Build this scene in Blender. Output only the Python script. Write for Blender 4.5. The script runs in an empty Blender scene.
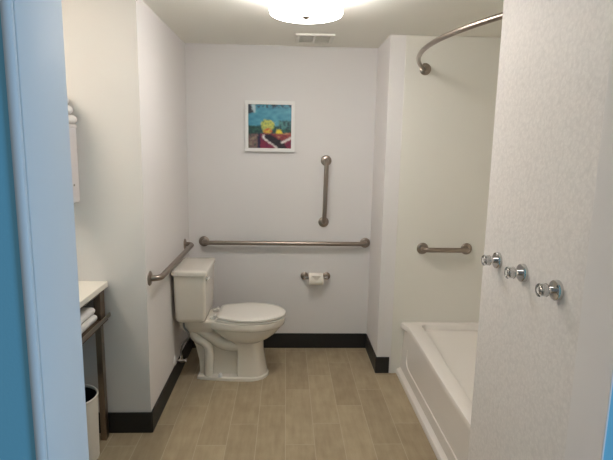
import bpy, bmesh, math, random
from mathutils import Vector, Matrix, noise
random.seed(4)
S = bpy.context.scene
COL = S.collection
PI = math.pi

# ---------------------------------------------------------------- materials
def srgb(r, g, b):
    f = lambda c: (c/255/12.92) if c/255 <= .04045 else ((c/255+.055)/1.055)**2.4
    return (f(r), f(g), f(b), 1)

def mat(name, col, rough=.5, metal=0., bump=0., bscale=200., vary=0., vscale=6., spec=.5, coat=0.):
    m = bpy.data.materials.new(name); m.use_nodes = True
    nt = m.node_tree; b = nt.nodes['Principled BSDF']
    b.inputs['Base Color'].default_value = col
    b.inputs['Roughness'].default_value = rough
    b.inputs['Metallic'].default_value = metal
    b.inputs['Specular IOR Level'].default_value = spec
    b.inputs['Coat Weight'].default_value = coat
    tc = nt.nodes.new('ShaderNodeTexCoord')
    if vary:
        n = nt.nodes.new('ShaderNodeTexNoise'); n.inputs['Scale'].default_value = vscale; n.inputs['Detail'].default_value = 5
        nt.links.new(tc.outputs['Object'], n.inputs['Vector'])
        mx = nt.nodes.new('ShaderNodeMix'); mx.data_type = 'RGBA'
        mx.inputs[6].default_value = tuple(c*(1-vary) for c in col[:3]) + (1,)
        mx.inputs[7].default_value = tuple(min(1, c*(1+vary)) for c in col[:3]) + (1,)
        nt.links.new(n.outputs['Fac'], mx.inputs[0]); nt.links.new(mx.outputs[2], b.inputs['Base Color'])
    if bump:
        n = nt.nodes.new('ShaderNodeTexNoise'); n.inputs['Scale'].default_value = bscale; n.inputs['Detail'].default_value = 3
        nt.links.new(tc.outputs['Object'], n.inputs['Vector'])
        bp = nt.nodes.new('ShaderNodeBump'); bp.inputs['Strength'].default_value = bump; bp.inputs['Distance'].default_value = .002
        nt.links.new(n.outputs['Fac'], bp.inputs['Height']); nt.links.new(bp.outputs['Normal'], b.inputs['Normal'])
    return m

def glow(name, col, strength):
    m = bpy.data.materials.new(name); m.use_nodes = True
    b = m.node_tree.nodes['Principled BSDF']
    b.inputs['Base Color'].default_value = (.8, .8, .78, 1)
    b.inputs['Emission Color'].default_value = col
    b.inputs['Emission Strength'].default_value = strength
    return m

M_wall = mat('wall_paint', (.725, .70, .69, 1), .75, bump=.12, bscale=260)
M_ceil = mat('ceiling_paint', (.84, .82, .75, 1), .85, bump=.1, bscale=200)
M_blue = mat('blue_wall_paint', srgb(114, 182, 208), .7, bump=.1, bscale=220)
M_frame = mat('door_frame_paint', (.57, .62, .655, 1), .6)
M_base = mat('black_baseboard_vinyl', (.014, .0125, .012, 1), .5)
M_surround = mat('tub_surround_acrylic', (.74, .72, .66, 1), .32, spec=.4)
M_tub = mat('tub_enamel', (.78, .74, .70, 1), .25, coat=.2)
M_porc = mat('toilet_porcelain', (.755, .705, .625, 1), .16, coat=.3)
M_seat = mat('toilet_seat_plastic', (.78, .745, .69, 1), .22)
M_steel = mat('brushed_steel', (.33, .275, .235, 1), .32, metal=1., bump=.04, bscale=400)
M_chrome = mat('polished_chrome', (.62, .61, .60, 1), .09, metal=1.)
M_white = mat('white_plastic', (.80, .79, .77, 1), .4)
M_framew = mat('white_picture_frame', (.80, .79, .77, 1), .45)
M_ventw = mat('vent_painted_metal', (.76, .74, .68, 1), .5)
M_dark = mat('vent_dark_gap', (.40, .38, .33, 1), .8)
M_towel = mat('white_terry_towel', (.80, .78, .76, 1), .95, bump=.8, bscale=500)
M_wood = mat('walnut_laminate', (.105, .068, .042, 1), .45, vary=.35, vscale=14)
M_counter = mat('counter_solid_surface', (.80, .76, .68, 1), .3)
M_leg = mat('bronze_leg_metal', (.30, .235, .175, 1), .28, metal=1.)
M_rail = mat('bronze_rail', (.36, .30, .24, 1), .35, metal=1.)
M_bin = mat('bin_cream_plastic', (.72, .69, .63, 1), .4)
M_binin = mat('bin_dark_liner', (.012, .013, .012, 1), .6)
M_hose = mat('braided_hose', (.22, .22, .22, 1), .4, metal=1., bump=.5, bscale=900)
M_paper = mat('toilet_paper', (.84, .79, .72, 1), .95, bump=.2, bscale=300)
M_core = mat('cardboard_core', (.35, .25, .16, 1), .9)
M_cab = mat('cabinet_white_lacquer', (.64, .60, .595, 1), .45)

def wallpaper():
    m = mat('pebbled_wallpaper', (.72, .70, .675, 1), .6)
    nt = m.node_tree; b = nt.nodes['Principled BSDF']
    tc = nt.nodes.new('ShaderNodeTexCoord')
    v = nt.nodes.new('ShaderNodeTexVoronoi'); v.inputs['Scale'].default_value = 75
    n = nt.nodes.new('ShaderNodeTexNoise'); n.inputs['Scale'].default_value = 60; n.inputs['Detail'].default_value = 4
    nt.links.new(tc.outputs['Object'], n.inputs['Vector'])
    mv = nt.nodes.new('ShaderNodeMix'); mv.data_type = 'VECTOR'; mv.inputs[0].default_value = .03
    nt.links.new(tc.outputs['Object'], mv.inputs[4]); nt.links.new(n.outputs['Color'], mv.inputs[5])
    nt.links.new(mv.outputs[1], v.inputs['Vector'])
    mx = nt.nodes.new('ShaderNodeMix'); mx.data_type = 'RGBA'
    mx.inputs[6].default_value = (.775, .735, .71, 1); mx.inputs[7].default_value = (.65, .615, .595, 1)
    nt.links.new(v.outputs['Distance'], mx.inputs[0]); nt.links.new(mx.outputs[2], b.inputs['Base Color'])
    bp = nt.nodes.new('ShaderNodeBump'); bp.inputs['Strength'].default_value = .22; bp.inputs['Distance'].default_value = .002
    nt.links.new(v.outputs['Distance'], bp.inputs['Height']); nt.links.new(bp.outputs['Normal'], b.inputs['Normal'])
    return m
M_paperwall = wallpaper()

def glass():
    m = bpy.data.materials.new('clear_acrylic'); m.use_nodes = True
    b = m.node_tree.nodes['Principled BSDF']
    b.inputs['Base Color'].default_value = (.97, .98, .98, 1); b.inputs['Roughness'].default_value = .02
    b.inputs['Transmission Weight'].default_value = 1.; b.inputs['IOR'].default_value = 1.47
    return m
M_glass = glass()

def floor_mat():
    """wood-look porcelain planks laid in the depth direction, stepped by a third"""
    m = bpy.data.materials.new('wood_look_tile'); m.use_nodes = True
    nt = m.node_tree; L = nt.links; b = nt.nodes['Principled BSDF']
    N = lambda t: nt.nodes.new(t)
    def math_(op, a, bb=None, c=None):
        n = N('ShaderNodeMath'); n.operation = op
        for i, v in enumerate((a, bb, c)):
            if v is None: continue
            if isinstance(v, (int, float)): n.inputs[i].default_value = v
            else: L.new(v, n.inputs[i])
        return n.outputs[0]
    tc = N('ShaderNodeTexCoord'); sp = N('ShaderNodeSeparateXYZ'); L.new(tc.outputs['Object'], sp.inputs[0])
    W, LEN, G = .158, .613, .0017
    u = math_('DIVIDE', math_('SUBTRACT', sp.outputs['X'], .013), W)
    k = math_('FLOOR', u); fu = math_('FRACT', u)
    w = math_('DIVIDE', math_('SUBTRACT', math_('SUBTRACT', sp.outputs['Y'], 2.45), math_('MULTIPLY', k, LEN/3)), LEN)
    j = math_('FLOOR', w); fw = math_('FRACT', w)
    du = math_('MULTIPLY', math_('MINIMUM', fu, math_('SUBTRACT', 1, fu)), W)
    dw = math_('MULTIPLY', math_('MINIMUM', fw, math_('SUBTRACT', 1, fw)), LEN)
    d = math_('MINIMUM', du, dw)
    mr = N('ShaderNodeMapRange'); mr.inputs['From Min'].default_value = G*.6; mr.inputs['From Max'].default_value = G*1.4
    L.new(d, mr.inputs['Value'])
    cb = N('ShaderNodeCombineXYZ'); L.new(k, cb.inputs[0]); L.new(j, cb.inputs[1])
    wn = N('ShaderNodeTexWhiteNoise'); wn.noise_dimensions = '2D'; L.new(cb.outputs[0], wn.inputs['Vector'])
    # grain stretched along the plank, different on every plank
    off = N('ShaderNodeVectorMath'); off.operation = 'MULTIPLY_ADD'
    L.new(tc.outputs['Object'], off.inputs[0]); off.inputs[1].default_value = (34, 5, 1); L.new(wn.outputs['Color'], off.inputs[2])
    off2 = N('ShaderNodeVectorMath'); off2.operation = 'MULTIPLY_ADD'
    L.new(wn.outputs['Color'], off2.inputs[0]); off2.inputs[1].default_value = (40, 40, 40); L.new(off.outputs[0], off2.inputs[2])
    gr = N('ShaderNodeTexNoise'); gr.inputs['Scale'].default_value = 1; gr.inputs['Detail'].default_value = 6; gr.inputs['Roughness'].default_value = .6
    L.new(off2.outputs[0], gr.inputs['Vector'])
    cl = N('ShaderNodeTexNoise'); cl.inputs['Scale'].default_value = 9; cl.inputs['Detail'].default_value = 4
    L.new(tc.outputs['Object'], cl.inputs['Vector'])
    mixv = math_('MULTIPLY_ADD', wn.outputs['Value'], .25, math_('MULTIPLY_ADD', gr.outputs['Fac'], .75, math_('MULTIPLY', cl.outputs['Fac'], .5)))
    rp = N('ShaderNodeValToRGB'); L.new(mixv, rp.inputs[0])
    rp.color_ramp.elements[0].position = .35; rp.color_ramp.elements[0].color = (.255, .195, .124, 1)
    rp.color_ramp.elements[1].position = 1.0; rp.color_ramp.elements[1].color = (.425, .345, .228, 1)
    mx = N('ShaderNodeMix'); mx.data_type = 'RGBA'; mx.inputs[6].default_value = (.465, .39, .28, 1)
    L.new(mr.outputs[0], mx.inputs[0]); L.new(rp.outputs[0], mx.inputs[7]); L.new(mx.outputs[2], b.inputs['Base Color'])
    b.inputs['Roughness'].default_value = .45; b.inputs['Specular IOR Level'].default_value = .35
    bp = N('ShaderNodeBump'); bp.inputs['Strength'].default_value = .25; bp.inputs['Distance'].default_value = .0015
    L.new(mr.outputs[0], bp.inputs['Height']); L.new(bp.outputs['Normal'], b.inputs['Normal'])
    return m
M_floor = floor_mat()

# ---------------------------------------------------------------- helpers
def link(name, bm, m, parent=None, smooth=False):
    bmesh.ops.recalc_face_normals(bm, faces=bm.faces)
    me = bpy.data.meshes.new(name); bm.to_mesh(me); bm.free()
    for mm in (m if isinstance(m, (list, tuple)) else [m]): me.materials.append(mm)
    if smooth:
        for p in me.polygons: p.use_smooth = True
        if smooth is not True: me.set_sharp_from_angle(angle=math.radians(smooth))
    o = bpy.data.objects.new(name, me); COL.objects.link(o)
    if parent: o.parent = parent
    return o

def tag(o, label, cat, group=None):
    o['label'] = label; o['category'] = cat
    if group: o['group'] = group
    return o

def thing(name, label, cat, loc=(0, 0, 0), group=None):
    o = bpy.data.objects.new(name, None); COL.objects.link(o); o.location = loc
    o.empty_display_size = .05
    return tag(o, label, cat, group)

def struct(name, bm, m, **k):
    o = link(name, bm, m, **k); o['kind'] = 'structure'; return o

def box(x0, x1, y0, y1, z0, z1, bm=None, bev=0., seg=2):
    b2 = bmesh.new()
    bmesh.ops.create_cube(b2, size=1)
    for v in b2.verts:
        v.co = Vector((x0 if v.co.x < 0 else x1, y0 if v.co.y < 0 else y1, z0 if v.co.z < 0 else z1))
    if bev: bmesh.ops.bevel(b2, geom=list(b2.edges), offset=bev, segments=seg, affect='EDGES', profile=.5)
    if bm is None: return b2
    return merge(bm, b2)

def merge(bm, b2, mx=None):
    if mx is not None: bmesh.ops.transform(b2, matrix=mx, verts=b2.verts)
    mp = {v: bm.verts.new(v.co) for v in b2.verts}
    for f in b2.faces:
        nf = bm.faces.new([mp[v] for v in f.verts]); nf.material_index = f.material_index
    b2.free(); return bm

def loft(rings, cap0=True, cap1=True, bm=None):
    bm = bm or bmesh.new()
    vs = [[bm.verts.new(p) for p in r] for r in rings]
    n = len(rings[0])
    for a, b in zip(vs, vs[1:]):
        for i in range(n): bm.faces.new((a[i], a[(i+1) % n], b[(i+1) % n], b[i]))
    if cap0: bm.faces.new(vs[0])
    if cap1: bm.faces.new(vs[-1])
    return bm

def lathe(profile, segs=40, axis='z', loc=(0, 0, 0), bm=None, cap0=True, cap1=True):
    """profile: (radius, height) pairs; axis: direction of height"""
    def P(r, h, t):
        a, b = r*math.cos(t), r*math.sin(t)
        p = {'z': (a, b, h), 'x': (h, a, b), 'y': (a, h, b), '-x': (-h, a, b), '-y': (a, -h, b)}[axis]
        return Vector(p) + Vector(loc)
    rings = [[P(max(r, 1e-5), h, 2*PI*i/segs) for i in range(segs)] for r, h in profile]
    return loft(rings, cap0, cap1, bm)

def tube(pts, r, segs=20, bm=None, caps=True):
    pts = [Vector(p) for p in pts]; rings = []
    t0 = (pts[1]-pts[0]).normalized()
    u = t0.orthogonal().normalized()
    for i, p in enumerate(pts):
        t = (pts[min(i+1, len(pts)-1)] - pts[max(i-1, 0)]).normalized()
        u = (u - t*u.dot(t)).normalized(); w = t.cross(u)
        rr = r[i] if isinstance(r, (list, tuple)) else r
        rings.append([p + rr*(math.cos(2*PI*k/segs)*u + math.sin(2*PI*k/segs)*w) for k in range(segs)])
    return loft(rings, caps, caps, bm)

def spline(pts, n=12):
    pts = [Vector(p) for p in pts]; out = []
    P = [2*pts[0]-pts[1]] + pts + [2*pts[-1]-pts[-2]]
    for i in range(1, len(P)-2):
        for k in range(n):
            t = k/n; a, b, c, d = P[i-1], P[i], P[i+1], P[i+2]
            out.append(.5*((2*b)+(c-a)*t+(2*a-5*b+4*c-d)*t*t+(3*b-a-3*c+d)*t**3))
    return out + [pts[-1]]

def rrect(cx, cy, hx, hy, r, z, n=8):
    out = []; r = min(r, hx-1e-4, hy-1e-4)
    for sx, sy, a0 in ((1, 1, 0), (-1, 1, PI/2), (-1, -1, PI), (1, -1, 1.5*PI)):
        for k in range(n+1):
            a = a0 + PI/2*k/n
            out.append(Vector((cx+sx*(hx-r)+r*math.cos(a), cy+sy*(hy-r)+r*math.sin(a), z)))
    return out

# ---------------------------------------------------------------- room measurements (metres)
XL, XR = -.729, .657          # alcove side walls
YB, YR, YL = 3.756, 3.308, 2.579   # back wall, tub end wall, wall facing the vanity
H = 2.29
XW = .745                      # wall with the hooks / edge of the tub surround
XV = -1.49                     # wall behind the vanity
YF = .85                       # inner face of the entrance wall
XT = 1.56                      # wall behind the tub
YP = 1.80                      # tub side of the plumbing wall

struct('floor', box(-3.0, 3.0, -.9, 3.95, -.06, 0), M_floor)
struct('ceiling', box(XV-.1, XT+.1, YF-.1, 3.95, H, H+.08), M_ceil)
struct('wall_back', box(XL-.1, XR+.1, YB, YB+.12, 0, H), M_wall)
struct('wall_left', box(XV-.1, XL, YL, YB+.1, 0, H), M_wall)
struct('wall_left_vanity', box(XV-.12, XV, YF-.1, YL, 0, H), M_wall)
struct('wall_right_alcove', box(XR, XT+.1, YR, YB+.1, 0, H), M_wall)
struct('wall_right_tub', box(XT, XT+.12, YF-.1, YR, 0, H), M_wall)
struct('wall_right', box(XW, XT, YF-.02, YP, 0, H), M_paperwall)
# tub surround panels, three sides
struct('trim_1', box(.756, XT, YR-.006, YR, 0, H-.001, bev=.002), M_surround)
struct('trim_2', box(XT-.006, XT, YP+.006, YR-.006, .30, H-.001, bev=.002), M_surround)
struct('trim_3', box(.756, XT-.006, YP, YP+.006, .30, H-.001, bev=.002), M_surround)

# entrance wall towards the blue room
struct('wall_front_left', box(-3.0, -.370, .70, YF, 0, 2.6), M_blue)
struct('wall_front_right', box(.546, 3.0, .755, YF-.005, 0, 2.6), M_blue)
struct('wall_front_top', box(-.372, .546, .72, YF, 2.10, 2.6), M_blue)
# painted door frame: left reveal with its rounded outer bead, right reveal, head
bm = box(-.372, -.357, .708, YF+.004, 0, 2.10, bev=.002)
merge(bm, loft([[Vector((-.363+.0075*math.cos(2*PI*k/16), .699+.0065*math.sin(2*PI*k/16), z)) for k in range(16)] for z in (0, 2.10)]))
struct('trim_4', bm, M_frame, smooth=40)
struct('trim_5', box(.542, .546, .752, YF+.004, 0, 2.10, bev=.001), M_wall)
struct('trim_6', box(-.357, .542, .72, YF+.004, 2.085, 2.10, bev=.002), M_frame)

# black baseboards
BH, BT = .121, .009
def bb(name, x0, x1, y0, y1):
    return struct(name, box(x0, x1, y0, y1, 0, BH, bev=.003), M_base)
bb('baseboard_front_left', XV+.01, XL+.004, YL-BT, YL)
bb('baseboard_left', XL-.002, XL+BT, YL-BT+.002, YB)
bb('baseboard_back', XL+BT, XR-.004, YB-BT, YB)
bb('baseboard_right', XR-BT, XR, YR-BT+.002, YB-BT)
bb('baseboard_front_right', XR-BT+.002, .745, YR-BT, YR)

# ---------------------------------------------------------------- ceiling fixtures
lt = thing('ceiling_light', 'round drum flush-mount ceiling lamp glowing white above the floor', 'ceiling light', (.087, 2.45, H))
M_shade = glow('lit_lamp_shade', (1, .955, .925, 1), 13.5)
link('canopy', lathe([(.08, 0), (.08, -.02), (.02, -.022)], 40), M_white, lt, 40)
link('lamp_shade', lathe([(.03, -.006), (.165, -.006), (.169, -.010), (.171, -.095), (.165, -.106), (.145, -.112), (.04, -.115), (.012, -.115)], 64), M_shade, lt, 40)
link('finial', lathe([(.019, -.114), (.019, -.118), (.013, -.124), (.004, -.127)], 20), M_steel, lt, 40)

vt = thing('ceiling_vent', 'white square exhaust vent grille in the ceiling near the back wall', 'vent', (.180, 3.452, H))
bm = bmesh.new()
for a in ((-.125, .125, -.125, -.105), (-.125, .125, .105, .125), (-.125, -.100, -.105, .105), (.100, .125, -.105, .105), (-.008, .008, -.105, .105)):
    box(*a, -.014, -.0005, bm=bm, bev=.002)
link('frame', bm, M_ventw, vt)
link('backing', box(-.101, .101, -.106, .106, -.004, -.001), M_dark, vt)
for x0, x1 in ((-.100, -.008), (.008, .100)):
    bm = bmesh.new()
    for i in range(10):
        y = -.097 + i*.0215
        b2 = box(x0, x1, -.007, .007, -.001, .001); merge(bm, b2, Matrix.Translation((0, y, -.009)) @ Matrix.Rotation(math.radians(35), 4, 'X'))
    link('louver_panel', bm, M_ventw, vt)

# vanity lamp, on the wall over the vanity (just out of the picture): throws the towel shadow
vl = thing('vanity_light', 'warm frosted lamp on a steel plate on the wall above the vanity', 'wall light', (XV, 1.64, 2.08))
link('mount_plate', box(0, .015, -.43, .43, -.05, .05, bev=.004), M_steel, vl)
link('arm', tube([(.015, 0, 0), (.07, 0, 0)], .012), M_steel, vl, True)
link('lamp_shade', lathe([(.02, -.45), (.04, -.448), (.042, .448), (.02, .45)], 32, 'y', (.10, 0, 0)), glow('lit_vanity_shade', (1, .86, .70, 1), 10.2), vl, 40)

# ---------------------------------------------------------------- grab bars
def grab_bar(label, a, b, nrm, r=.0165, off=.058):
    """a, b: wall points under the two flanges; nrm: away from the wall"""
    a, b, nrm = Vector(a), Vector(b), Vector(nrm)
    t = thing('grab_bar', label, 'grab bar', a, 'grab bars on the bathroom walls')
    d = (b-a).normalized(); Lb = (b-a).length; R = .042
    pts = [nrm*.003]
    pts.append(nrm*(off-R))
    for k in range(1, 9):
        q = PI/2*k/8
        pts.append(nrm*(off-R) + d*R + R*(nrm*math.sin(q) - d*math.cos(q)))
    pts += [d*(R + (Lb-2*R)*k/6) + nrm*off for k in range(1, 6)]
    for k in range(0, 9):
        q = PI/2*k/8
        pts.append(nrm*(off-R) + d*(Lb-R) + R*(nrm*math.cos(q) + d*math.sin(q)))
    pts.append(d*Lb + nrm*.003)
    link('rail', tube(pts, r, 20), M_steel, t, True)
    ax = Vector((0, 0, 1)).rotation_difference(nrm).to_matrix().to_4x4()
    for p in (Vector((0, 0, 0)), d*Lb):
        b2 = lathe([(.039, .0005), (.040, .003), (.038, .007), (.030, .011), (.020, .013), (r+.0005, .014)], 36)
        bmesh.ops.transform(b2, matrix=Matrix.Translation(p) @ ax, verts=b2.verts)
        link('flange', b2, M_steel, t, 50)
    return t
grab_bar('long horizontal brushed steel grab bar on the back wall under the picture', (-.615, YB, .855), (.615, YB, .855), (0, -1, 0))
grab_bar('vertical brushed steel grab bar on the back wall right of the picture', (.300, YB, 1.477), (.291, YB, 1.014), (0, -1, 0))
grab_bar('brushed steel grab bar along the left wall over the toilet tank', (XL, 2.64, .865), (XL, 3.585, .865), (1, 0, 0))
grab_bar('short horizontal brushed steel grab bar on the tub surround panel', (.937, YR-.006, .908), (1.24, YR-.006, .908), (0, -1, 0))

# ---------------------------------------------------------------- picture
pc = thing('framed_picture', 'small square abstract landscape print in white frame on back wall', 'picture', (-.121, YB, 1.719))
F = .183
bm = bmesh.new()
W_ = .026
for a in ((-F, F, F-W_, F), (-F, F, -F, -F+W_), (-F, -F+W_, -F+W_, F-W_), (F-W_, F, -F+W_, F-W_)):
    box(a[0], a[1], -.026, -.001, a[2], a[3], bm=bm, bev=.0015)
link('frame', bm, M_framew, pc)
def paint(u, v):
    """u right, v down, 0..1: loose strokes of a garden by the water"""
    n1 = noise.noise(Vector((u*9, v*26, 1.3))); n2 = noise.noise(Vector((u*22, v*22, 7.1))); n3 = noise.noise(Vector((u*6, v*5, 3.3)))
    uu, vv = u+.02*n2, v+.02*n3+.015*n1
    c = (70, 140, 165)
    k = .5+.5*n1
    c = tuple(a+(b-a)*k for a, b in zip((48, 120, 150), (95, 168, 185)))
    if vv < .07 and n2 > .0: c = (40, 60, 70)
    if vv > .38 and n2 > .25 and uu > .55: c = (150, 190, 190)
    if uu < .16 and vv < .2: c = (175, 195, 200) if uu > .06+.3*vv else (45, 50, 60)
    if vv > .48+.06*n3 and vv < .70: c = (28, 62, 58) if n2 < .1 else (50, 95, 85)
    if uu > .70 and .36 < vv < .56: c = (75, 130, 130) if n2 > 0 else (30, 60, 70)
    if (uu-.45)**2/.026 + (vv-.47)**2/.018 < 1: c = (196, 194, 92) if n2 > -.05 else ((96, 138, 88) if n1 > -.2 else (150, 165, 110))
    if (uu-.45)**2/.010 + (vv-.61)**2/.004 < 1: c = (200, 175, 60) if n2 > 0 else (190, 80, 50)
    if (uu-.72)**2/.005 + (vv-.63)**2/.004 < 1: c = (225, 205, 60)
    if vv > .66:
        if uu < .22: c = (125, 95, 95) if n2 > .05 else ((70, 75, 70) if n1 > 0 else (150, 130, 110))
        elif uu < .28: c = (30, 25, 60)
        else: c = (128, 38, 66) if n2 > -.3 else (90, 30, 75)
        if uu > .55 and .66 < vv < .82: c = (160, 78, 66) if n2 > .05 else ((200, 150, 110) if n1 > .25 else (120, 38, 55))
    # dark hillside sweeping to the lower right, edged by a white path
    e = .38 + .02*math.sin(v*8) + max(0, v-.78)**1.0*1.35
    if vv > .68:
        if e < uu < e+.34 - max(0, v-.84)*.8 - max(0, .80-v)*1.6: c = (32, 24, 34) if n2 > -.25 else (60, 35, 45)
        if e-.045 < uu < e+.012: c = (228, 222, 218)
    if abs((vv-.80) - (.93-uu)*.35) < .028 and .76 < uu < 1: c = (225, 215, 210)
    return srgb(*[max(0, min(255, x)) for x in c])
n = 72; A = F-W_
me = bpy.data.meshes.new('print')
vs = [(-A+2*A*i/n, -.010, A-2*A*j/n) for j in range(n+1) for i in range(n+1)]
vs += [(-A, -.003, A), (A, -.003, A), (A, -.003, -A), (-A, -.003, -A)]
fs = [(j*(n+1)+i, (j+1)*(n+1)+i, (j+1)*(n+1)+i+1, j*(n+1)+i+1) for j in range(n) for i in range(n)]
B0 = (n+1)**2
fs.append((B0, B0+1, B0+2, B0+3))
me.from_pydata(vs, [], fs)
ca = me.color_attributes.new('paint', 'FLOAT_COLOR', 'CORNER')
li = 0
for p in me.polygons:
    i, j = p.index % n, p.index // n
    c = (.5, .5, .5, 1)
    if p.index < n*n:
        q = [paint(min(.999, max(0, (i+.5+random.uniform(-1.6, 1.6))/n)), min(.999, max(0, (j+.5+random.uniform(-1.6, 1.6))/n))) for _ in range(10)]
        c = tuple(sum(x[k] for x in q)/10 for k in range(4))
    for l in p.loop_indices: ca.data[l].color = c
mp = mat('picture_print', (.5, .5, .5, 1), .35)
an = mp.node_tree.nodes.new('ShaderNodeAttribute'); an.attribute_name = 'paint'
mp.node_tree.links.new(an.outputs['Color'], mp.node_tree.nodes['Principled BSDF'].inputs['Base Color'])
me.materials.append(mp)
po = bpy.data.objects.new('print', me); COL.objects.link(po); po.parent = pc

# ---------------------------------------------------------------- toilet paper holder and roll
th = thing('toilet_paper_holder', 'chrome two-post toilet paper holder on the back wall', 'toilet paper holder', (.238, YB, .590))
for s in (-1, 1):
    bm = lathe([(.030, .0005), (.031, .004), (.027, .010), (.015, .013), (.010, .015)], 32, '-y', (s*.085, 0, 0))
    link('flange', bm, M_steel, th, 50)
    link('post', tube(spline([(s*.085, -.012, 0), (s*.085, -.045, 0), (s*.078, -.062, 0), (s*.066, -.066, 0)], 6), .010, 18), M_chrome, th, True)
link('spindle', tube([(-.07, -.066, 0), (.07, -.066, 0)], .0095, 20), M_chrome, th, True)
rl = thing('toilet_paper_roll', 'white toilet paper roll with pointed folded end on its chrome holder', 'toilet paper', (.238, YB-.066, .590))
R1, R0 = .047, .019; yo, zo = 0, -.007
rings = []
for r, x in ((R0, -.053), (R1-.002, -.053), (R1, -.051), (R1, .051), (R1-.002, .053), (R0, .053)):
    rings.append([Vector((x, r*math.cos(2*PI*k/40)+yo, r*math.sin(2*PI*k/40)+zo)) for k in range(40)])
bm = loft(rings, False, False)
link('paper', bm, M_paper, rl, 50)
bm = loft([[Vector((x, r*math.cos(2*PI*k/40)+yo, r*math.sin(2*PI*k/40)+zo)) for k in range(40)] for r, x in ((R0, -.053), (R0, .053), (R0-.0015, .053), (R0-.0015, -.053))], False, False)
link('core', bm, M_core, rl, 50)
bm = bmesh.new(); top, bot = [], []
for k in range(9):                      # folded point lying on the front of the roll
    f = k/8
    w = .034*(1-f); a = math.radians(142) + math.radians(42)*f
    top.append([Vector((sx*w, (R1+.0012)*math.cos(a)+yo, (R1+.0012)*math.sin(a)+zo)) for sx in (-1, -.33, .33, 1)])
for r in (top,):
    vv = [[bm.verts.new(p) for p in row] for row in r]
    for a, b in zip(vv, vv[1:]):
        for i in range(3): bm.faces.new((a[i], a[i+1], b[i+1], b[i]))
bmesh.ops.solidify(bm, geom=list(bm.faces), thickness=.0012)
link('folded_tip', bm, M_paper, rl, True)

# ---------------------------------------------------------------- toilet
TY = 3.30
tl = thing('toilet', 'bone white two-piece toilet with closed lid against the left wall', 'toilet', (0, 0, 0))
def egg(xb, xf, hw, hwb, xm, z, nf=16, nb=12, rc=.25):
    half = []
    for k in range(nf): 
        a = PI/2*k/nf
        half.append((xm+(xf-xm)*math.cos(a), hw*math.sin(a)))
    for k in range(nb+1):
        s = k/nb
        y = hwb + (hw-hwb)*math.cos(s*PI/2)
        half.append((xm-(xm-xb)*s, y if k < nb else y*.93))
    pts = half + [(x, -y) for x, y in reversed(half[1:])]
    return [Vector((x, TY+y, z)) for x, y in pts]
# bowl and pedestal, one casting
secs = [(0, -.32, -.112, .112, .105, -.22), (.03, -.32, -.115, .111, .104, -.22), (.12, -.318, -.130, .106, .100, -.22), (.20, -.316, -.142, .104, .100, -.225),
        (.25, -.33, -.142, .108, .10, -.23), (.266, -.34, -.141, .112, .10, -.235), (.276, -.36, -.126, .126, .10, -.235), (.292, -.39, -.090, .146, .10, -.235), (.32, -.43, -.053, .160, .105, -.235), (.350, -.46, -.028, .169, .115, -.235), (.369, -.48, -.018, .173, .12, -.235), (.374, -.488, -.004, .182, .125, -.235),
        (.380, -.49, .002, .186, .128, -.235), (.395, -.49, .005, .187, .128, -.235), (.418, -.49, .005, .186, .128, -.235), (.424, -.488, -.001, .180, .125, -.235)]
bm = loft([egg(b, f, hw, hb, xm, z) for z, b, f, hw, hb, xm in secs])
# rear deck under the tank
loft([rrect(-.575, TY, .105, .10, .03, .345), rrect(-.575, TY, .118, .118, .03, .372), rrect(-.575, TY, .122, .125, .03, .385), rrect(-.575, TY, .122, .125, .03, .420), rrect(-.575, TY, .116, .119, .03, .428)], bm=bm)
# rear web and foot
loft([egg(-.572, -.28, .060, .056, -.34, .02), egg(-.578, -.28, .054, .050, -.34, .12), egg(-.600, -.28, .052, .048, -.34, .22), egg(-.635, -.28, .056, .052, -.34, .31), egg(-.665, -.28, .068, .066, -.34, .37)], bm=bm)
loft([egg(-.590, -.106, .122, .085, -.24, 0), egg(-.590, -.106, .122, .085, -.24, .018), egg(-.582, -.113, .115, .078, -.24, .027)], bm=bm)
link('bowl', bm, M_porc, tl, 35)
# trapway relief on both flanks
bm = bmesh.new()
for s in (-1, 1):
    y = TY + s*.062
    tube(spline([(-.655, y-s*.004, .385), (-.615, y, .372), (-.56, y, .352), (-.49, y, .300), (-.43, y, .255), (-.37, y, .238), (-.29, y, .236)], 7), .040, 18, bm)
    tube(spline([(-.625, y-s*.012, .335), (-.59, y, .290), (-.545, y, .262), (-.515, y, .225), (-.508, y, .16), (-.512, y, .09), (-.515, y, .02)], 7), .033, 18, bm)
link('trapway', bm, M_porc, tl, True)
for s in (-1, 1):
    link('bolt_cap', lathe([(.014, .024), (.014, .040), (.010, .049), (.002, .052)], 20, loc=(-.43, TY+s*.100, 0)), M_white, tl, 50)
# tank: tapered, rounded underside
cx = -.606
rs = [(.436, .080, .150, .035), (.440, .088, .185, .04), (.452, .094, .196, .03), (.475, .097, .200, .025), (.60, .100, .205, .022), (.755, .102, .210, .02)]
link('tank', loft([rrect(cx, TY, hx, hy, r, z) for z, hx, hy, r in rs]), M_porc, tl, 35)
rs = [(.754, .104, .212, .02), (.757, .111, .219, .022), (.778, .112, .220, .022), (.785, .108, .216, .02), (.788, .098, .206, .018), (.789, .06, .16, .015)]
link('tank_lid', loft([rrect(cx, TY-.006, hx, hy-.008, r, z) for z, hx, hy, r in rs]), M_porc, tl, 45)
lv = link('flush_lever', lathe([(.014, 0), (.014, .006), (.010, .010)], 20, 'x', (cx+.101, TY-.165, .728)), M_chrome, tl, 50)
bm = loft([[Vector((cx+.112+.004*math.cos(2*PI*k/16), TY-.17+y, .728+dz+h*math.sin(2*PI*k/16))) for k in range(16)] for y, h, dz in ((-.012, .006, 0), (.0, .008, 0), (.05, .007, -.004), (.066, .005, -.006))])
link('lever_arm', bm, M_white, lv, True)
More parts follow.
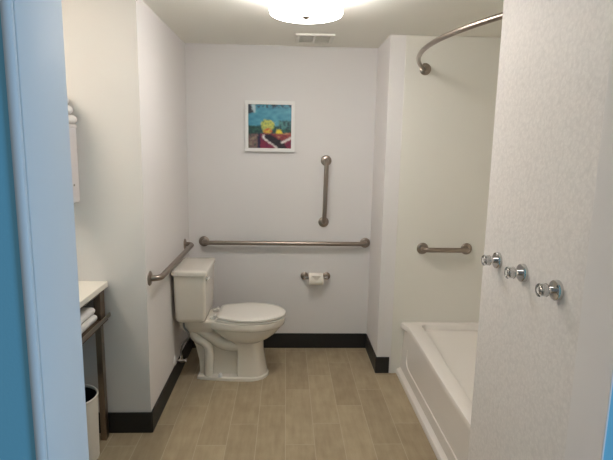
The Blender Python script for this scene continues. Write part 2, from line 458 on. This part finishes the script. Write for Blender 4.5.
# seat and lid
bm = loft([egg(-.455, .006, .184, .125, -.235, .4235), egg(-.457, .010, .188, .127, -.235, .428), egg(-.457, .010, .188, .127, -.235, .436), egg(-.450, .000, .178, .120, -.235, .439)])
link('seat', bm, M_seat, tl, 40)
bm = loft([egg(-.440, -.002, .176, .115, -.235, .4435), egg(-.446, .010, .189, .126, -.235, .4445), egg(-.446, .010, .189, .126, -.235, .455), egg(-.442, .004, .183, .122, -.235, .4605), egg(-.42, -.03, .15, .10, -.235, .4640), egg(-.36, -.12, .08, .06, -.235, .4655)])
link('seat_lid', bm, M_seat, tl, 40)
for s in (-1, 1):
    bm = box(-.498, -.452, TY+s*.075-.016, TY+s*.075+.016, .424, .447, bev=.005)
    tube([(-.466, TY+s*.075-.024, .448), (-.466, TY+s*.075+.024, .448)], .009, 16, bm)
    link('hinge', bm, M_seat, tl, 40)

# water supply valve with its hose
sv = thing('water_supply_valve', 'chrome shut-off valve and grey hose on left wall beside the toilet', 'valve', (XL, 3.17, .155))
link('escutcheon', lathe([(.034, .0005), (.034, .003), (.026, .010), (.012, .014)], 32, 'x'), M_white, sv, 50)
bm = lathe([(.008, .01), (.008, .03), (.013, .032), (.013, .058), (.009, .060), (.009, .07)], 20, 'x')
tube([(.045, 0, 0), (.045, 0, .022), (.045, 0, .036)], .008, 14, bm)
link('valve_body', bm, M_chrome, sv, 50)
bm = loft([[Vector((.070+dx, .021*s*math.cos(2*PI*k/24), .013*s*math.sin(2*PI*k/24))) for k in range(24)] for dx, s in ((0, .8), (.002, 1), (.010, 1), (.013, .8))])
link('valve_handle', bm, M_chrome, sv, 50)
link('hose', tube(spline([(.045, 0, .034), (.045, -.001, .07), (.060, -.004, .12), (.098, -.006, .165), (.096, -.008, .20), (.072, -.009, .235), (.068, -.009, .265), (.068, -.009, .281)], 8), .0065, 12), M_hose, sv, True)

# ---------------------------------------------------------------- bathtub
XA = .812
tb = thing('bathtub', 'white alcove bathtub with a plain apron along the floor', 'bathtub', (0, 0, 0))
y0, y1, x1 = YP+.008, YR-.008, XT-.008
cxT, cyT = (XA+x1)/2, (y0+y1)/2
hx, hy = (x1-XA)/2, (y1-y0)/2
def ring(xa, xb, ya, yb, r, z, bow=0., skew=0.):
    """rounded rectangle with extra points along its straight sides; bow: front edge drawn in away from the far corner"""
    base = rrect((xa+xb)/2, (ya+yb)/2, (xb-xa)/2, (yb-ya)/2, r, z, 10); out = []
    for q in range(4):
        c = base[q*11:(q+1)*11]; nx = base[((q+1)*11) % 44]; out += c
        out += [c[-1].lerp(nx, t) for t in (.03, .06, .10, .15, .22, .35, .5, .65, .8, .92)]
    sm = lambda t: (lambda u: u*u*(3-2*u))(min(1, max(0, t)))
    for v in out:
        if v.x < (xa+xb)/2:
            v.x += bow*sm((yb-.015-v.y)/.085)*(1-.55*sm((yb-.15-v.y)/.9)) + skew*sm((v.y-ya-.3)/1.1)*sm(((xa+xb)/2-v.x)/.2)
    return out
b_ = .028
rs = [ring(XA+.010, x1, y0, y1, .010, .336, b_), ring(XA, x1, y0, y1, .010, .345, b_), ring(XA, x1, y0, y1, .012, .368, b_), ring(XA+.004, x1, y0, y1, .014, .378, b_), ring(XA+.014, x1-.006, y0+.004, y1-.004, .018, .382, b_),
      ring(XA+.088, x1-.075, y0+.08, y1-.026, .05, .382, 0, .035), ring(XA+.096, x1-.083, y0+.088, y1-.033, .05, .378, 0, .035), ring(XA+.101, x1-.088, y0+.094, y1-.038, .05, .365, 0, .035), ring(XA+.108, x1-.094, y0+.10, y1-.050, .055, .28, 0, .03),
      ring(XA+.120, x1-.11, y0+.13, y1-.072, .06, .18, 0, .03), ring(XA+.138, x1-.13, y0+.16, y1-.115, .08, .10, 0, .02), ring(XA+.19, x1-.175, y0+.21, y1-.20, .09, .062, 0, 0), ring(XA+.30, x1-.28, y0+.4, y1-.40, .06, .055)]
link('basin', loft(rs, True, True), M_tub, tb, 40)
prof = [(XA-.014, 0), (XA-.014, .026), (XA-.010, .034), (XA+.008, .044), (XA+.014, .05), (XA+.029, .330), (XA+.029, .345), (XA+.05, .345), (XA+.05, 0)]
bm = bmesh.new()
E2 = [[bm.verts.new((x, y, z)) for x, z in prof] for y in (y0, y1)]
for i in range(len(prof)):
    j = (i+1) % len(prof); bm.faces.new((E2[0][i], E2[0][j], E2[1][j], E2[1][i]))
bm.faces.new(E2[0]); bm.faces.new(E2[1])
ap = link('apron', bm, M_tub, tb, 30)
pts = [(XA+0.0229, y1-.14, .235), (XA+0.0210, y1-.14, .20), (XA+0.0189, y1-.145, .16), (XA+0.0174, y1-.17, .132), (XA+0.0169, y1-.22, .122), (XA+0.0167, y1-.32, .120), (XA+0.0167, y1-.7, .120), (XA+0.0167, y0+.5, .120), (XA+0.0167, y0+.02, .120)]
sp_ = spline(pts, 6)
link('ridge', tube(sp_, [.001+.005*min(1, i/14) for i in range(len(sp_))], 12), M_tub, ap, True)
link('drain', lathe([(.032, .056), (.032, .060), (.02, .061)], 24, loc=(cxT, y0+.36, 0)), M_chrome, tb, 50)

# curved shower rod
rd = thing('shower_rod', 'curved steel shower curtain rod bowing out above the bathtub', 'shower rod', (.888, YR-.006, 2.083))
Ls = (YR-.006)-(YP+.006)
pts = [(-.19*math.sin(PI*k/28)**.85 if 0 < k < 28 else 0, -Ls*k/28, 0) for k in range(29)]
pts[0] = (0, -.006, 0); pts[-1] = (0, -Ls+.006, 0)
link('rod', tube(spline(pts, 3), .0125, 18), M_steel, rd, True)
for yy, sgn in ((0, '-y'), (-Ls, 'y')):
    bm = lathe([(.037, .0005), (.038, .004), (.033, .009), (.021, .014), (.020, .044), (.0135, .050)], 28, sgn, (0, yy, 0))
    link('flange', bm, M_steel, rd, 50)

# ---------------------------------------------------------------- robe hooks on the textured wall
def hook(y, label, src=None):
    if src is None:
        t = thing('robe_hook', label, 'hook', (XW, y, 1.202), 'robe hooks on the textured wall')
        link('mount_plate', lathe([(.0285, .0004), (.0285, .011), (.0265, .0135), (.012, .014)], 40, '-x'), M_chrome, t, 40)
        link('stem', lathe([(.0085, .013), (.0085, .03), (.011, .032), (.011, .046), (.007, .048)], 24, '-x'), M_chrome, t, 40)
        link('knob', lathe([(.0125, .0315), (.0175, .0325), (.019, .035), (.019, .053), (.0175, .0555), (.009, .056), (.009, .051)], 40, '-x'), M_glass, t, 40)
        return t
    t = src.copy(); COL.objects.link(t); t.location.y = y; t.location.z = 1.203 + (1.668-y)*.013; t['label'] = label
    for c in src.children:
        d = c.copy(); COL.objects.link(d); d.parent = t
    return t
h0 = hook(1.668, 'chrome robe hook with clear knob nearest the bathtub, farthest of three')
hook(1.482, 'chrome robe hook with clear knob, middle one of three on textured wall', h0)
hook(1.284, 'chrome robe hook with clear knob nearest the doorway, lowest in view', h0)

# ---------------------------------------------------------------- vanity
va = thing('vanity_stand', 'dark wood open vanity stand with a towel shelf under the counter', 'vanity', (0, 0, 0))
V0, V1 = 1.0, 2.562
for x, y in ((-.945, V1), (-.945, V0+.065), (XV+.06, V1), (XV+.06, V0+.065)):
    link('leg', box(x-.033, x-.003, y-.062, y-.022, 0, .834 if x < -1 else .656, bev=.002), M_leg, va)
for y in (V1-.002, V0+.065):
    link('end_post', box(-.978, -.943, y-.062, y, .676, .834, bev=.002), M_wood, va)
link('top_rail', box(-.972, -.947, V0+.065, V1-.062, .815, .834, bev=.002), M_wood, va)
link('shelf', box(XV+.01, -.932, V0, V1+.008, .656, .676, bev=.002), M_wood, va)
bm = box(-.924, -.916, V0+.02, V1, .678, .700, bev=.002)
for y in (V0+.05, (V0+V1)/2, V1-.03):
    tube([(-.945, y, .672), (-.928, y, .676), (-.920, y, .688)], .005, 10, bm)
link('towel_rail', bm, M_rail, va, True)
tag(link('countertop', box(XV+.001, -.928, V0-.02, YL-.001, .835, .866, bev=.004), M_counter), 'cream solid countertop lying on the dark wood vanity stand', 'countertop')

def folded_towel(name, x0, x1, y0, y1, z0, z1, label, group, layers=2, axis='y'):
    """a folded towel: thick layers with rounded front folds"""
    bm = bmesh.new(); h = (z1-z0)/layers
    for i in range(layers):
        r = h/2*.98; zc = z0+h*(i+.5); a = []
        ox = random.uniform(-.004, .004)
        for k in range(9):
            q = -PI/2 + PI*k/8; a.append((x1-r+ox+r*math.cos(q), zc+r*math.sin(q)))
        for k in range(9):
            q = PI/2 + PI*k/8; a.append((x0+r+r*math.cos(q), zc+r*math.sin(q)))
        rows = []
        for y, s in ((y0, .88), (y0+.006, 1), (y1-.006, 1), (y1, .88)):
            rows.append([Vector((x, y, zc+(z-zc)*s)) for x, z in a])
        loft(rows, bm=bm)
    return tag(link(name, bm, M_towel, smooth=50), label, 'towel', group)
folded_towel('folded_towel', -1.36, -.955, 1.90, 2.485, .677, .717, 'folded white towel on the vanity shelf, bottom of the two', 'towels on the vanity shelf', 1)
folded_towel('folded_towel', -1.35, -.962, 1.91, 2.478, .7175, .757, 'folded white towel on the vanity shelf, on top of another towel', 'towels on the vanity shelf', 1)

# bin
bn = thing('waste_bin', 'round cream plastic waste bin with dark inside under the vanity', 'waste bin', (-1.050, 2.345, 0))
link('body', lathe([(.110, .0), (.114, .004), (.1205, .335), (.1175, .335), (.111, .008), (.02, .006)], 56), M_bin, bn, 40)
link('rim', lathe([(.1170, .333), (.1215, .331), (.1240, .335), (.1240, .340), (.1215, .343), (.1165, .342)], 56, cap0=False, cap1=False), M_bin, bn, True)
link('liner', lathe([(.1165, .329), (.1105, .012), (.01, .010)], 56, cap0=False), M_binin, bn, 40)

# ---------------------------------------------------------------- wall shelf with towels on top
XC = -1.046
cb = thing('wall_shelf', 'white boxed wall shelf hung beside the vanity with towels on top', 'shelf', (0, 0, 0))
C0, C1, CY = 1.285, 1.668, 2.385
for x in (XC-.018, XV+.03):
    link('side_panel', box(x, x+.018, CY, YL-.001, C0, C1-.018, bev=.002), M_cab, cb)
link('top_panel', box(XV+.028, XC+.004, CY-.006, YL-.001, C1-.018, C1, bev=.003), M_cab, cb)
link('bottom_panel', box(XV+.048, XC-.018, CY, YL-.001, C0+.03, C0+.048, bev=.002), M_cab, cb)
link('back_panel', box(XV+.048, XC-.018, YL-.012, YL-.001, C0+.048, C1-.018), M_cab, cb)
link('front_stile', box(XC, XC+.008, CY, CY+.10, C0+.05, C1-.018, bev=.002), M_cab, cb)
link('screw', lathe([(.006, .0), (.006, .003), (.003, .004)], 14, 'x', (XC, 2.515, 1.372)), M_dark, cb, 50)
for i, (dx, lab) in enumerate(((.004, 'bottom of three folded white towels stacked on the wall shelf'), (-.013, 'middle of three folded white towels stacked on the wall shelf'), (-.026, 'topmost of three folded white towels stacked on the wall shelf'))):
    folded_towel('folded_towel', -1.36, XC+.004+dx, CY+.02, YL-.012, C1+.001+i*.046, C1+.001+i*.046+.0455, lab, 'towels on the wall shelf', layers=1)

# ---------------------------------------------------------------- light and camera
W = bpy.data.worlds.new('World'); S.world = W; W.use_nodes = True
bg = W.node_tree.nodes['Background']; bg.inputs[0].default_value = (.85, .93, 1, 1); bg.inputs[1].default_value = .13
ar = bpy.data.lights.new('room_window_daylight', 'AREA'); ar.shape = 'RECTANGLE'; ar.size = .8; ar.size_y = 1.4
ar.energy = 27; ar.color = (.42, .70, 1)
ao = bpy.data.objects.new('room_window_daylight', ar); COL.objects.link(ao)
ao.location = (2.8, -.85, 1.4)
ao.rotation_euler = (Vector((-.4, .75, 1.2)) - Vector(ao.location)).to_track_quat('-Z', 'Y').to_euler()

f, pitch, roll, yaw, hc = 498.80, -.1671, .0178, .0432, 1.5838
cam = bpy.data.cameras.new('camera'); co = bpy.data.objects.new('camera', cam); COL.objects.link(co)
cam.sensor_width = 36; cam.lens = 36*f/613; cam.clip_start = .02
fw = Vector((math.sin(yaw)*math.cos(pitch), math.cos(yaw)*math.cos(pitch), math.sin(pitch)))
rt = Vector((math.cos(yaw), -math.sin(yaw), 0)); up = rt.cross(fw)
r2 = math.cos(roll)*rt + math.sin(roll)*up; u2 = -math.sin(roll)*rt + math.cos(roll)*up
co.matrix_world = Matrix(((r2.x, u2.x, -fw.x, 0), (r2.y, u2.y, -fw.y, 0), (r2.z, u2.z, -fw.z, hc), (0, 0, 0, 1)))
S.camera = co
S.view_settings.view_transform = 'Standard'; S.view_settings.look = 'None'
S.view_settings.gamma = 1; S.view_settings.use_curve_mapping = False
S.view_settings.exposure = 1.14
S.cycles.max_bounces = 10; S.cycles.diffuse_bounces = 6
S.cycles.sample_clamp_indirect = 6
